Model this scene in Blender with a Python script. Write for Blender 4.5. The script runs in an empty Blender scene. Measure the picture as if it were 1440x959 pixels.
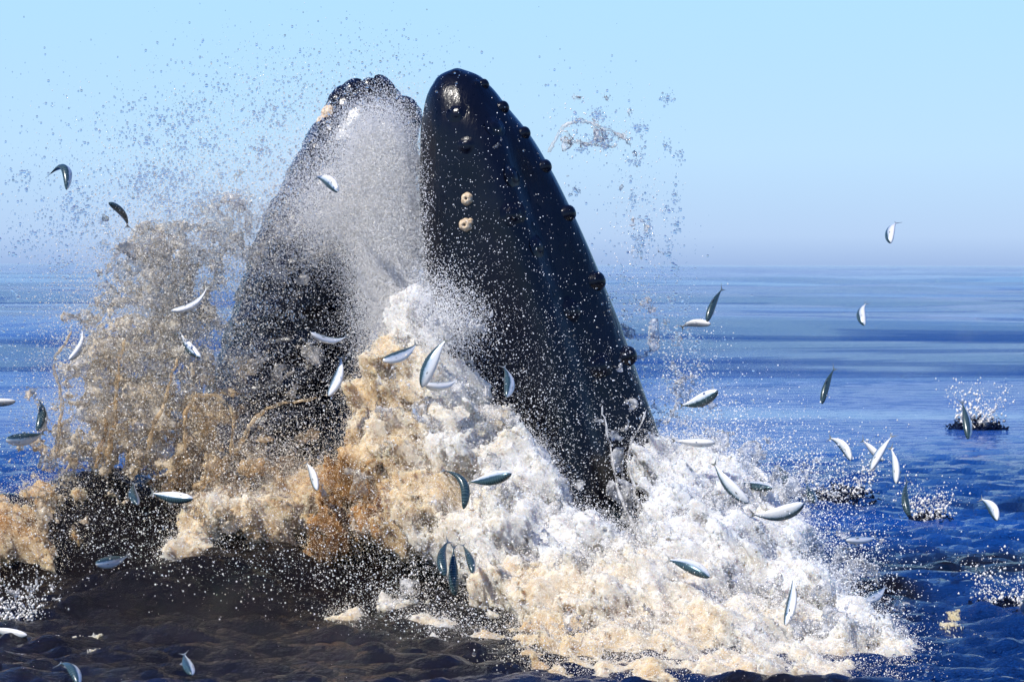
import bpy, math, random
import numpy as np
from mathutils import Vector, Matrix
from mathutils.bvhtree import BVHTree

random.seed(4); rng = np.random.default_rng(11)
sc = bpy.context.scene
C = sc.collection
R = math.radians

# ------------------------------------------------------------------ camera
CAM_H, F_PX = 1.9, 3440.0
cam_d = bpy.data.cameras.new('camera'); cam = bpy.data.objects.new('camera', cam_d); C.objects.link(cam)
cam.location = (0, 0, CAM_H)
PITCH = math.atan(107.5 / F_PX)
cam.rotation_euler = (R(90) - PITCH, R(-0.12), 0)
cam_d.sensor_width = 36.0; cam_d.lens = 36.0 * F_PX / 1440.0
cam_d.clip_start = 0.1; cam_d.clip_end = 20000
sc.camera = cam
bpy.context.view_layer.update()
CM = np.array(cam.rotation_euler.to_matrix())

# ------------------------------------------------------------------ light
SUN = Vector((-0.50, -0.46, 0.74)).normalized()          # towards the sun
elev = math.asin(SUN.z); az = math.atan2(SUN.x, SUN.y)
w = bpy.data.worlds.new('World'); sc.world = w; w.use_nodes = True
nt = w.node_tree; bgn = nt.nodes['Background']
sky = nt.nodes.new('ShaderNodeTexSky'); sky.sky_type = 'NISHITA'; sky.sun_disc = False
sky.sun_elevation = elev; sky.sun_rotation = az
sky.air_density = 1.0; sky.dust_density = 0.15; sky.ozone_density = 1.5; sky.altitude = 0
# clear marine air: the physical sky, blued by a gradient that depends on elevation alone
tc = nt.nodes.new('ShaderNodeTexCoord'); sp = nt.nodes.new('ShaderNodeSeparateXYZ'); nt.links.new(tc.outputs['Generated'], sp.inputs[0])
rp = nt.nodes.new('ShaderNodeValToRGB'); nt.links.new(sp.outputs['Z'], rp.inputs[0])
st = [(0, (.28, .45, .80)), (.012, (.41, .60, .92)), (.045, (.47, .72, 1.0)), (.11, (.44, .75, 1.0)), (.22, (.13, .39, .98)), (.45, (.045, .19, .72)), (1, (.025, .11, .50))]
while len(rp.color_ramp.elements) < len(st): rp.color_ramp.elements.new(.5)
for e_, (p_, c_) in zip(rp.color_ramp.elements, st): e_.position = p_; e_.color = (*c_, 1)
sc_ = nt.nodes.new('ShaderNodeVectorMath'); sc_.operation = 'SCALE'; sc_.inputs['Scale'].default_value = 6.8; nt.links.new(rp.outputs[0], sc_.inputs[0])
mxw = nt.nodes.new('ShaderNodeMix'); mxw.data_type = 'RGBA'; mxw.inputs[0].default_value = .92
nt.links.new(sky.outputs[0], mxw.inputs[6]); nt.links.new(sc_.outputs[0], mxw.inputs[7])
nt.links.new(mxw.outputs[2], bgn.inputs[0]); bgn.inputs[1].default_value = 0.12
sd = bpy.data.lights.new('sun', 'SUN'); so = bpy.data.objects.new('sun', sd); C.objects.link(so)
so.rotation_euler = SUN.to_track_quat('Z', 'Y').to_euler()
sd.energy = 5.0; sd.angle = R(0.53); sd.color = (1.0, 0.955, 0.88)
vs = sc.view_settings; vs.view_transform = 'Standard'; vs.look = 'None'; vs.exposure = 0.32; vs.gamma = 1.0
vs.use_curve_mapping = False
sc.cycles.max_bounces = 10; sc.cycles.transmission_bounces = 8; sc.cycles.transparent_max_bounces = 40
sc.cycles.diffuse_bounces = 6; sc.cycles.glossy_bounces = 4
sc.cycles.caustics_reflective = False; sc.cycles.caustics_refractive = False
sc.cycles.sample_clamp_indirect = 6.0
sc.cycles.use_denoising = True

# ------------------------------------------------------------------ helpers
def P(px, py, Y):
    """a pixel of the photograph and a distance -> a point of the place"""
    px = np.asarray(px, float); py = np.asarray(py, float); Y = np.asarray(Y, float)
    d = np.stack(np.broadcast_arrays((px - 720) / F_PX, (479.5 - py) / F_PX, -1.0), -1) @ CM.T
    return d * (Y / d[..., 1])[..., None] + np.array([0, 0, CAM_H])
def V(px, py, Y): return Vector(P(px, py, Y))

def tag(o, label=None, cat=None, group=None, kind=None):
    if label: o['label'] = label
    if cat: o['category'] = cat
    if group: o['group'] = group
    if kind: o['kind'] = kind
    return o
def empty(name, loc):
    o = bpy.data.objects.new(name, None); C.objects.link(o); o.location = loc; o.empty_display_size = .1
    return o
def mesh_np(name, v, f, mat, parent=None, smooth=True, attrs=None, loc=None):
    v = np.ascontiguousarray(v, np.float32); f = np.ascontiguousarray(f, np.int32)
    me = bpy.data.meshes.new(name)
    me.vertices.add(len(v)); me.vertices.foreach_set('co', v.ravel())
    if len(f):
        k = f.shape[1]
        me.loops.add(f.size); me.loops.foreach_set('vertex_index', f.ravel())
        me.polygons.add(len(f)); me.polygons.foreach_set('loop_start', np.arange(0, f.size, k, dtype=np.int32))
        if smooth: me.polygons.foreach_set('use_smooth', np.ones(len(f), bool))
    me.update(calc_edges=True); 
    for a, arr in (attrs or {}).items():
        at = me.attributes.new(a, 'FLOAT', 'POINT'); at.data.foreach_set('value', np.ascontiguousarray(arr, np.float32))
    if mat: me.materials.append(mat)
    o = bpy.data.objects.new(name, me); C.objects.link(o)
    if parent: o.parent = parent
    if loc is not None: o.location = loc
    return o
def grid_faces(nr, nc, wrap=False):
    r = np.arange(nr - 1)[:, None]; c = np.arange(nc if wrap else nc - 1)[None, :]
    a = r * nc + c; b = r * nc + (c + 1) % nc
    return np.stack([a, b, b + nc, a + nc], -1).reshape(-1, 4)

class NT:
    """small node-tree writer"""
    def __init__(s, name):
        s.m = bpy.data.materials.new(name); s.m.use_nodes = True; s.t = s.m.node_tree
        s.b = s.t.nodes['Principled BSDF']; s.out = s.t.nodes['Material Output']
    def n(s, typ, **kw):
        x = s.t.nodes.new(typ)
        for k, v in kw.items():
            if k.startswith('i_'):
                key = k[2:]; key = int(key) if key.isdigit() else key.replace('_', ' ')
                x.inputs[key].default_value = v
            else: setattr(x, k, v)
        return x
    def l(s, a, b): s.t.links.new(a, b)
    def ramp(s, fac, stops, interp='LINEAR'):
        r = s.n('ShaderNodeValToRGB'); r.color_ramp.interpolation = interp
        e = r.color_ramp.elements
        while len(e) < len(stops): e.new(.5)
        for q, (p, c) in zip(e, stops): q.position = p; q.color = (*c, 1)
        s.l(fac, r.inputs[0]); return r.outputs[0]
    def attr(s, name): return s.n('ShaderNodeAttribute', attribute_name=name).outputs['Fac']
    def noise(s, scale, detail=4, rough=.55, vec=None, dist=0):
        x = s.n('ShaderNodeTexNoise', i_Scale=scale, i_Detail=detail, i_Roughness=rough, i_Distortion=dist)
        if vec: s.l(vec, x.inputs['Vector'])
        return x.outputs['Fac']
    def pos(s): return s.n('ShaderNodeNewGeometry').outputs['Position']
    def bump(s, h, strength, dist):
        x = s.n('ShaderNodeBump', i_Strength=strength, i_Distance=dist); s.l(h, x.inputs['Height'])
        s.l(x.outputs[0], s.b.inputs['Normal']); return x
    def math(s, op, a, b=0., c=None):
        x = s.n('ShaderNodeMath', operation=op)
        for i, q in enumerate((a, b) if c is None else (a, b, c)):
            if isinstance(q, (int, float)): x.inputs[i].default_value = q
            else: s.l(q, x.inputs[i])
        return x.outputs[0]
    def mix(s, fac, a, b):
        x = s.n('ShaderNodeMix', data_type='RGBA')
        for i, q in ((0, fac), (6, a), (7, b)):
            if isinstance(q, (int, float)): x.inputs[i].default_value = q
            elif isinstance(q, tuple): x.inputs[i].default_value = (*q, 1)
            else: s.l(q, x.inputs[i])
        return x.outputs[2]

# ------------------------------------------------------------------ noise fields
def band(n, lo, hi, seed, dtype=np.float32):
    """periodic band-limited noise cube, wavelengths lo..hi cells, unit deviation"""
    g = np.random.default_rng(seed).standard_normal((n, n, n))
    k = np.fft.fftfreq(n); kz = np.fft.rfftfreq(n)
    q = np.sqrt(k[:, None, None]**2 + k[None, :, None]**2 + kz[None, None, :]**2)
    m = np.exp(-(q * lo)**2 * .7) * (1 - np.exp(-(q * hi)**2))
    f = np.fft.irfftn(np.fft.rfftn(g) * m, s=(n, n, n)); f -= f.mean()
    return (f / f.std()).astype(dtype)
def sample(tile, shape, off, step=1.0):
    """tile read over a grid of that shape; step<1 stretches it (linear)"""
    n = tile.shape[0]; out = tile
    for ax in range(3):
        st_ = step[ax] if isinstance(step, tuple) else step
        u = (np.arange(shape[ax]) * st_ + off[ax]) % n
        i = np.floor(u).astype(int) % n; fr = (u - np.floor(u)).astype(np.float32)
        if st_ == 1.0: out = np.take(out, i, axis=ax)
        else:
            sh = [1, 1, 1]; sh[ax] = -1; fr = fr.reshape(sh)
            out = np.take(out, i, axis=ax) * (1 - fr) + np.take(out, (i + 1) % n, axis=ax) * fr
    return out
def streak(tile, shape, off, step, shear):
    """noise drawn out along falling water: slow in z and sheared so that it runs down and outwards"""
    n = tile.shape[0]; out = np.empty(shape, np.float32)
    y = (np.arange(shape[1]) * step[1] + off[1]).astype(int) % n
    for k in range(shape[2]):
        uz = (k * step[2] + off[2]) % n; z0 = int(uz); fz = np.float32(uz - z0)
        pl = tile[:, :, z0] * (1 - fz) + tile[:, :, (z0 + 1) % n] * fz
        u = (np.arange(shape[0]) * step[0] + off[0] + shear * k) % n; i = u.astype(int); fr = (u - i).astype(np.float32)[:, None]
        pl = pl[:, y]; out[:, :, k] = pl[i % n] * (1 - fr) + pl[(i + 1) % n] * fr
    return out
def surface_nets(f, origin, h):
    """level set f=0 (inside f>0) -> verts, quads, and the cell index of each vertex"""
    s = f > 0
    n = np.array(f.shape)
    cnt = np.zeros(n - 1, np.int8)
    sl = [slice(0, -1), slice(1, None)]
    for a in (0, 1):
        for b in (0, 1):
            for c in (0, 1): cnt += s[sl[a], sl[b], sl[c]]
    act = (cnt > 0) & (cnt < 8)
    idx = np.argwhere(act)
    ids = np.full(n - 1, -1, np.int32); ids[act] = np.arange(len(idx), dtype=np.int32)
    acc = np.zeros((len(idx), 3), np.float32); num = np.zeros(len(idx), np.float32)
    i, j, k = idx.T
    corner = {}
    for a in (0, 1):
        for b in (0, 1):
            for c in (0, 1): corner[a, b, c] = f[i + a, j + b, k + c]
    for (p, q) in [((a, b, 0), (a, b, 1)) for a in (0, 1) for b in (0, 1)] + \
                  [((a, 0, c), (a, 1, c)) for a in (0, 1) for c in (0, 1)] + \
                  [((0, b, c), (1, b, c)) for b in (0, 1) for c in (0, 1)]:
        A, B = corner[p], corner[q]; cr = (A > 0) != (B > 0)
        t = np.where(cr, A / np.where(cr, A - B, 1), 0)
        for ax in range(3):
            acc[:, ax] += np.where(cr, p[ax] + t * (q[ax] - p[ax]), 0)
        num += cr
    v = (idx + acc / num[:, None]) * h + np.array(origin)
    quads = []
    for ax in range(3):
        s0 = [slice(1, -1)] * 3; s1 = [slice(1, -1)] * 3
        s0[ax] = slice(0, -1); s1[ax] = slice(1, None)
        e = np.argwhere(s[tuple(s0)] != s[tuple(s1)])
        off = np.array([1, 1, 1]); off[ax] = 0; e = e + off
        ins = s[e[:, 0], e[:, 1], e[:, 2]]
        u, w_ = [(1, 2), (2, 0), (0, 1)][ax]
        du = np.zeros(3, int); du[u] = 1; dw = np.zeros(3, int); dw[w_] = 1
        q = np.stack([ids[tuple((e - du - dw).T)], ids[tuple((e - dw).T)], ids[tuple(e.T)], ids[tuple((e - du).T)]], -1)
        q[~ins] = q[~ins][:, ::-1]
        quads.append(q)
    return v, np.concatenate(quads), idx

# ------------------------------------------------------------------ materials
def mat_sea():
    s = NT('sea_water'); p = s.pos()
    stir = s.attr('stir')
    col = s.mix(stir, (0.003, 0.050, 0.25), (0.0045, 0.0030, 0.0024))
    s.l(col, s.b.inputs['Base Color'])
    s.b.inputs['Roughness'].default_value = .045; s.b.inputs['IOR'].default_value = 1.33
    mp = s.n('ShaderNodeMapping'); mp.inputs['Scale'].default_value = (.5, 1.3, 1); s.l(p, mp.inputs[0])
    a = s.noise(10, 6, .68, mp.outputs[0], .6); b = s.noise(45, 3, .6, mp.outputs[0], .4)
    h = s.math('MULTIPLY', s.math('ADD', a, s.math('MULTIPLY', b, .6)), s.attr('chop'))
    m2 = s.n('ShaderNodeMapping'); m2.inputs['Scale'].default_value = (.022, .13, 1); s.l(p, m2.inputs[0])
    sl = s.ramp(s.noise(1.0, 4, .6, m2.outputs[0], .5), [(.42, (.25,) * 3), (.56, (1.9,) * 3)])   # slicks and ruffled lanes
    h = s.math('MULTIPLY', h, s.mix(stir, sl, (.42, .42, .42)))
    s.bump(h, 1.0, .085)
    return s.m
def mat_whale():
    s = NT('whale_skin'); p = s.pos()
    n = s.noise(3.2, 6, .6, p)
    s.l(s.ramp(n, [(.3, (.0015, .002, .005)), (.6, (.003, .004, .010)), (.8, (.008, .009, .013))]), s.b.inputs['Base Color'])
    s.l(s.ramp(s.noise(9, 4, .6, p), [(.3, (.16,) * 3), (.7, (.26,) * 3)]), s.b.inputs['Roughness'])
    s.b.inputs['IOR'].default_value = 1.45
    mp = s.n('ShaderNodeMapping'); mp.inputs['Scale'].default_value = (1, 1, .12); s.l(p, mp.inputs[0])
    h = s.math('ADD', s.noise(14, 5, .6, mp.outputs[0]), s.math('MULTIPLY', s.noise(70, 3, .5, p), .06))
    s.bump(h, .45, .02); s.b.inputs['Specular IOR Level'].default_value = .34
    return s.m
def mat_knob():
    s = NT('whale_knob'); p = s.pos()
    s.l(s.ramp(s.noise(25, 5, .6, p), [(.3, (.006, .006, .007)), (.7, (.016, .014, .013))]), s.b.inputs['Base Color'])
    s.b.inputs['Roughness'].default_value = .38
    s.bump(s.noise(60, 3, .6, p), .4, .01); return s.m
def mat_barnacle():
    s = NT('barnacle_shell'); p = s.pos()
    s.l(s.ramp(s.noise(70, 4, .6, p), [(.3, (.30, .19, .10)), (.55, (.62, .48, .32)), (.8, (.75, .66, .52))]), s.b.inputs['Base Color'])
    s.b.inputs['Roughness'].default_value = .6; s.bump(s.noise(160, 3, .6, p), .6, .004); return s.m
def mat_simple(name, col, rough=.5, **kw):
    s = NT(name); s.b.inputs['Base Color'].default_value = (*col, 1); s.b.inputs['Roughness'].default_value = rough
    for k, v in kw.items(): s.b.inputs[k.replace('_', ' ')].default_value = v
    n = s.noise(30, 3, .5, s.pos()); s.bump(n, .2, .004)
    return s.m
FOAM_STOPS = [(0, (.71, .71, .70)), (.25, (.70, .65, .56)), (.5, (.63, .48, .29)), (.75, (.36, .19, .065)), (1, (.10, .045, .014))]  # white to brown foam; orange-brown also paints light glowing through crests
def mat_foam():
    s = NT('foam'); p = s.pos()
    t = s.math('ADD', s.attr('tan'), s.math('ADD', s.math('MULTIPLY', s.math('SUBTRACT', s.noise(3.4, 5, .65, p), .5), .7), s.math('MULTIPLY', s.math('SUBTRACT', s.noise(14, 5, .7, p), .5), .5)))
    s.l(s.ramp(t, FOAM_STOPS), s.b.inputs['Base Color'])
    s.b.inputs['IOR'].default_value = 1.33
    s.l(s.ramp(s.noise(16, 4, .7, p), [(.42, (.32,) * 3), (.62, (.06,) * 3)]), s.b.inputs['Roughness'])
    s.b.inputs['Subsurface Weight'].default_value = .8
    s.b.inputs['Subsurface Radius'].default_value = (.07, .055, .04); s.b.inputs['Subsurface Scale'].default_value = 1.0
    s.bump(s.noise(120, 4, .7, p), .7, .02)
    return s.m
def mat_lace():
    s = NT('thrown_water'); p = s.pos()
    t = s.math('ADD', s.attr('tan'), s.math('MULTIPLY', s.math('SUBTRACT', s.noise(5, 5, .6, p), .5), .8))
    c = s.ramp(t, [(0, (.97, .97, .97)), (.4, (.95, .87, .73)), (.7, (.89, .68, .40)), (1, (.55, .30, .10))])
    tp = s.n('ShaderNodeBsdfTransparent'); s.l(s.mix(.3, (1., 1., 1.), c), tp.inputs[0]); gy = s.n('ShaderNodeBsdfGlossy', i_Roughness=.04)
    lw = s.n('ShaderNodeLayerWeight', i_Blend=.22)
    m0 = s.n('ShaderNodeMixShader'); s.l(lw.outputs['Fresnel'], m0.inputs[0]); s.l(tp.outputs[0], m0.inputs[1]); s.l(gy.outputs[0], m0.inputs[2])
    tr = s.n('ShaderNodeBsdfTranslucent'); df = s.n('ShaderNodeBsdfDiffuse'); s.l(c, tr.inputs[0]); s.l(c, df.inputs[0])
    m1 = s.n('ShaderNodeMixShader', i_0=.72); s.l(tr.outputs[0], m1.inputs[1]); s.l(df.outputs[0], m1.inputs[2])
    m2 = s.n('ShaderNodeMixShader')
    s.l(s.ramp(s.noise(13, 5, .7, p), [(.42, (.08,) * 3), (.62, (.55,) * 3)]), m2.inputs[0])
    s.l(m0.outputs[0], m2.inputs[1]); s.l(m1.outputs[0], m2.inputs[2]); s.l(m2.outputs[0], s.out.inputs[0])
    s.bump(s.noise(60, 3, .6, p), .5, .02).outputs[0].links; 
    return s.m
def mat_mist():
    s = NT('fine_spray_drops')
    c = s.ramp(s.attr('tan'), [(0, (.95, .95, .95)), (.5, (.95, .83, .62)), (1, (.70, .46, .22))])
    tr = s.n('ShaderNodeBsdfTranslucent'); df = s.n('ShaderNodeBsdfDiffuse'); s.l(c, tr.inputs[0]); s.l(c, df.inputs[0])
    m1 = s.n('ShaderNodeMixShader', i_0=.78); s.l(tr.outputs[0], m1.inputs[1]); s.l(df.outputs[0], m1.inputs[2])
    gs = s.n('ShaderNodeBsdfGlossy', i_Roughness=.15)
    m2 = s.n('ShaderNodeMixShader', i_0=.12); s.l(m1.outputs[0], m2.inputs[1]); s.l(gs.outputs[0], m2.inputs[2])
    s.l(m2.outputs[0], s.out.inputs[0]); return s.m
def mat_drop():
    s = NT('clear_drops')
    c = s.ramp(s.attr('tan'), [(0, (.97, .97, .97)), (.5, (.93, .85, .72)), (1, (.7, .48, .25))])
    s.l(c, s.b.inputs['Base Color']); s.b.inputs['Transmission Weight'].default_value = .92
    s.b.inputs['Roughness'].default_value = .03; s.b.inputs['IOR'].default_value = 1.33
    return s.m
def mat_fish():
    s = NT('fish_skin'); tc = s.n('ShaderNodeTexCoord').outputs['Object']
    dv = s.math('ADD', s.attr('dv'), s.math('MULTIPLY', s.math('SUBTRACT', s.noise(60, 3, .6, tc), .5), .35))
    d01 = s.math('MULTIPLY_ADD', dv, .5, .5)
    c = s.ramp(d01, [(.0, (.68, .66, .63)), (.30, (.60, .62, .63)), (.44, (.34, .42, .48)), (.54, (.04, .085, .105)), (1, (.010, .026, .030))])
    cv = s.n('ShaderNodeCombineXYZ'); s.l(s.attr('su'), cv.inputs[0]); s.l(s.math('MULTIPLY', s.attr('dv'), .12), cv.inputs[1])
    wv = s.n('ShaderNodeTexWave', i_Scale=6.5, i_Distortion=5, i_Detail=2); s.l(cv.outputs[0], wv.inputs['Vector'])
    bars = s.math('MULTIPLY', s.ramp(wv.outputs['Fac'], [(.45, (0,) * 3), (.65, (1,) * 3)]), s.ramp(d01, [(.55, (0,) * 3), (.68, (.7,) * 3)]))
    c = s.mix(bars, c, (.06, .10, .11))
    s.l(c, s.b.inputs['Base Color'])
    s.l(s.ramp(d01, [(0, (.0,) * 3), (.35, (.25,) * 3), (.62, (.55,) * 3), (.8, (.1,) * 3)]), s.b.inputs['Metallic'])
    s.b.inputs['Roughness'].default_value = .27
    s.b.inputs['Coat Weight'].default_value = .15; s.b.inputs['Coat Roughness'].default_value = .08
    s.bump(s.noise(260, 2, .5, tc), .15, .003)
    return s.m
M = dict(sea=mat_sea(), whale=mat_whale(), knob=mat_knob(), barn=mat_barnacle(), foam=mat_foam(), lace=mat_lace(),
         mist=mat_mist(), drop=mat_drop(), fish=mat_fish(),
         fin=mat_simple('fish_fin', (.16, .17, .15), .4, Transmission_Weight=.25),
         eye=mat_simple('fish_eye', (.01, .01, .01), .1), mouth=mat_simple('barnacle_mouth', (.03, .02, .015), .7),
         baleen=mat_simple('baleen', (.06, .055, .05), .5))

# ------------------------------------------------------------------ sea
def smooth(a, b, x):
    t = np.clip((x - a) / (b - a), 0, 1); return t * t * (3 - 2 * t)
def gauss(x, y, cx, cy, sx, sy, ang=0):
    c, s = math.cos(ang), math.sin(ang); dx, dy = x - cx, y - cy
    u = (dx * c + dy * s) / sx; v = (-dx * s + dy * c) / sy
    return np.exp(-.5 * (u * u + v * v))
WV = []
_r = np.random.default_rng(5)
for i in range(64):
    lam = .09 * (.62 / .09) ** (_r.random() ** 1.25); th = _r.normal(R(86), .42)
    WV.append((lam, th, _r.random() * 6.28, lam * .0150 * (.6 + .8 * _r.random())))
SW = [(34, R(98), 1.0, .26), (21, R(80), 2.2, .15), (60, R(90), .4, .34), (13, R(108), 4.0, .085), (8, R(70), 1.5, .05), (5, R(97), 5.5, .028), (3.1, R(84), 2.5, .014)]
def sea_h(x, y, parts=False):
    chop = .16 + .84 * (1 - smooth(19, 29, y + .6 * np.sin(x * .8) + .8 * np.sin(x * .33 + 1)))
    chop = np.maximum(chop, .9 * smooth(26, 60, y))
    ch = np.zeros_like(x)
    res = y * y / (CAM_H * F_PX) * 1.0 + .012
    for lam, th, ph, am in WV:
        fade = np.clip((lam / (res * 2.2)) - .6, 0, 1)
        q = (x * math.cos(th) + y * math.sin(th)) * 2 * math.pi / lam + ph
        q = q + .9 * np.sin(x * 1.3 / (lam + .2) + y * .6 / (lam + .3) + ph * 3)
        ch += fade * am * (1.2 - 2.0 * np.abs(np.sin(q / 2)) ** 1.3)
    h = ch * chop
    far = smooth(22, 70, y)
    for lam, th, ph, am in SW:
        q = (x * math.cos(th) + y * math.sin(th)) * 2 * math.pi / lam + ph + .5 * np.sin(x / lam * 1.3 + ph)
        h = h + am * far * np.sin(q)
    # water heaped up by the lunge
    m = .50 * gauss(x, y, -2.75, 14.5, .95, .42, .04) + .28 * gauss(x, y, -1.0, 14.6, 1.1, .6)
    m = m + .22 * gauss(x, y, -1.75, 13.5, .45, .24, .3) + .10 * gauss(x, y, .6, 14.4, 1.2, .9)
    m = m * (1 + .16 * np.sin(x * 5.1 + 1.3 * np.sin(y * 4)) * np.sin(y * 3.7 + x))
    h = h + m
    pt = np.sin(x * 1.3 + 1.1 * np.sin(y * .9)) * np.sin(y * 1.9 + .8 * np.sin(x * .9)) + .4 * np.sin(x * 3.1 + y) * np.sin(y * 4.3 - x)
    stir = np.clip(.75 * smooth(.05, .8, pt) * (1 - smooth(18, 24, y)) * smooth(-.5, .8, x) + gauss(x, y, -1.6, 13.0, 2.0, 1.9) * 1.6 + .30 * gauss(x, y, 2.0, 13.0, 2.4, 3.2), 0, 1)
    return (h, chop, stir) if parts else h
qs = np.concatenate([np.linspace(930, 2.4, 730), [1.6, 1.0, .6, .35]])
Yr = CAM_H * F_PX / qs
NC = 560
t = np.linspace(-1, 1, NC)
yy = np.repeat(Yr[:, None], NC, 1); xx = t[None, :] * (.45 * yy + 2)
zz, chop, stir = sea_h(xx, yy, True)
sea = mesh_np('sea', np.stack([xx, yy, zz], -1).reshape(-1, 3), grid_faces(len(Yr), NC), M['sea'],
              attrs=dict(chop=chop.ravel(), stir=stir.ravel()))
tag(sea, 'dark rippled sea turning blue towards the horizon', 'sea', kind='structure')

# ------------------------------------------------------------------ whale
def curve(pts, y):
    p = np.array(pts, float); return np.interp(y, p[:, 0], p[:, 1])
def csmooth(pts, y):
    """smooth curve through (y, x) points"""
    p = np.array(pts, float); m = np.gradient(p[:, 1], p[:, 0])
    i = np.clip(np.searchsorted(p[:, 0], y) - 1, 0, len(p) - 2)
    h = p[i + 1, 0] - p[i, 0]; s = np.clip((y - p[i, 0]) / h, 0, 1)
    return ((1 + 2 * s) * (1 - s)**2 * p[i, 1] + s * (1 - s)**2 * h * m[i] + s * s * (3 - 2 * s) * p[i + 1, 1] + s * s * (s - 1) * h * m[i + 1])
UP_L = [(97, 638), (104, 622), (120, 608), (160, 595), (220, 592), (330, 591), (430, 598), (520, 610), (650, 622), (830, 640)]
UP_R = [(97, 648), (104, 668), (120, 688), (150, 713), (187, 744), (235, 774), (300, 806), (395, 846), (500, 889), (635, 935), (830, 985)]
LO_L = [(115, 498), (120, 482), (135, 468), (160, 455), (190, 432), (250, 402), (300, 376), (430, 331), (520, 302), (640, 250), (830, 190)]
LO_R = [(115, 520), (120, 545), (135, 566), (160, 588), (200, 588), (250, 578), (320, 560), (420, 537), (500, 520), (640, 490), (830, 470)]
NR = 128
th = np.linspace(0, 2 * math.pi, NR, endpoint=False)
def per(keys, th):
    k = sorted(keys); a = np.array([q[0] for q in k]); b = np.array([q[1] for q in k])
    a = np.concatenate([a - 1, a, a + 1]) * 2 * math.pi; b = np.tile(b, 3)
    return csmooth(list(zip(a, b)), th)
rings = []
# upper jaw, outer side (angle 0) to the right; front of it faces the camera
uu = np.cos(th); base_front = np.sin(th)
ridge = [(0, 0), (.05, -.22), (.10, -.40), (.145, -.52), (.175, -.70), (.21, -.79), (.30, -.70), (.40, -.50), (.5, 0), (.62, .62), (.75, .85), (.88, .6)]
ux = [(0, 1), (.05, .90), (.10, .66), (.145, .46), (.175, .34), (.21, .20), (.30, -.28), (.40, -.74), (.5, -1), (.62, -.7), (.75, 0), (.88, .75)]
rv = per(ridge, th); ru = per(ux, th)
PY = np.concatenate([97 + 26 * np.linspace(0, 1, 12)**2, np.linspace(126, 830, 88)])
YU = 15.0
for py in PY:
    xl, xr = csmooth(UP_L, py), csmooth(UP_R, py)
    c = P((xl + xr) / 2, py, YU); W = (xr - xl) / 2 * YU / F_PX
    k = smooth(104, 270, py)
    u = uu * (1 - k) + ru * k; v = -base_front * .85 * (1 - k) + rv * k
    dep = W * (1.1 - .25 * smooth(150, 600, py))
    lump = .012 * np.sin(th * 5 + py * .021) * smooth(110, 200, py)
    rings.append(np.stack([c[0] + u * W * (1 + lump), c[1] + v * dep, np.full(NR, c[2]) + .03 * W * np.sin(th)], -1))
upn = len(rings)
a0 = rings[-1].mean(0)
YL = 16.1
lower = []
PY2 = np.concatenate([115 + 24 * np.linspace(0, 1, 12)**2, np.linspace(143, 830, 84)])
for py in PY2:
    xl, xr = csmooth(LO_L, py), csmooth(LO_R, py)
    c = P((xl + xr) / 2, py, YL); W = (xr - xl) / 2 * YL / F_PX
    groove = 1 + .030 * np.abs(np.sin(th * 9)) * smooth(200, 330, py) * (np.cos(th) > -.2)
    knob_ = 1 + .05 * np.sin(th * 4 + py * .05) * (1 - smooth(120, 240, py)) + .022 * np.sin(py * .11 + th * 3) + .016 * np.sin(py * .29 + th * 5)
    lower.append(np.stack([c[0] - np.cos(th) * W * groove * knob_, c[1] - np.sin(th) * W * .95 * groove * knob_, np.full(NR, c[2])], -1))
b0 = lower[-1].mean(0)
for s_ in np.linspace(0, 1, 15)[1:-1]:                        # the throat, under water
    A, B = rings[upn - 1], lower[-1]
    w_ = s_ * s_ * (3 - 2 * s_)
    ctr = a0 * (1 - w_) + b0 * w_; ctr[2] = a0[2] - 1.0 * math.sin(math.pi * s_)
    pr = (A - a0) * (1 - w_) + (B - b0) * w_
    ang = math.pi * s_; rad = .62 + 0 * pr[:, 0]
    hor = np.cos(th) * .62
    rings.append(np.stack([ctr[0] + hor * math.cos(ang), ctr[1] + pr[:, 1], ctr[2] - hor * math.sin(ang)], -1))
rings += lower[::-1]
wv = np.concatenate(rings)
wf = grid_faces(len(rings), NR, True)
tips = np.array([rings[0].mean(0) + [0, 0, .004], rings[-1].mean(0) + [0, 0, .004]])
nv = len(wv); wv = np.concatenate([wv, tips])
last = (len(rings) - 1) * NR; k = np.arange(NR)
capf = np.concatenate([np.stack([k, np.full(NR, nv), np.full(NR, nv), (k + 1) % NR], -1)[:0]])
whale_base = np.array([-.3, 15.2, 0.])
whale = empty('humpback_whale', whale_base)
tag(whale, 'black whale lunging up out of the sea with its two jaws open', 'whale')
body = mesh_np('body', wv - whale_base, wf, M['whale'], whale)
import bmesh
bm = bmesh.new(); bm.from_mesh(body.data); bm.verts.ensure_lookup_table()
for start, tip in ((0, nv), (last, nv + 1)):
    for i in range(NR):
        try: bm.faces.new((bm.verts[start + i], bm.verts[start + (i + 1) % NR], bm.verts[tip])).smooth = True
        except ValueError: pass
bmesh.ops.recalc_face_normals(bm, faces=bm.faces)
bvh = BVHTree.FromBMesh(bm)
bm.to_mesh(body.data); bm.free()
EYE = Vector((0, 0, CAM_H))
def cast(px, py):
    d = (V(px, py, 15) - EYE).normalized()
    h = bvh.ray_cast(EYE - Vector(whale_base), d)
    if h[0] is None: h = bvh.find_nearest(V(px, py, 15.0 if px > 590 else 16.1) - Vector(whale_base))
    n = h[1]
    if n.dot(d) > 0: n = -n
    return h[0], n                                             # relative to the whale
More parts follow.
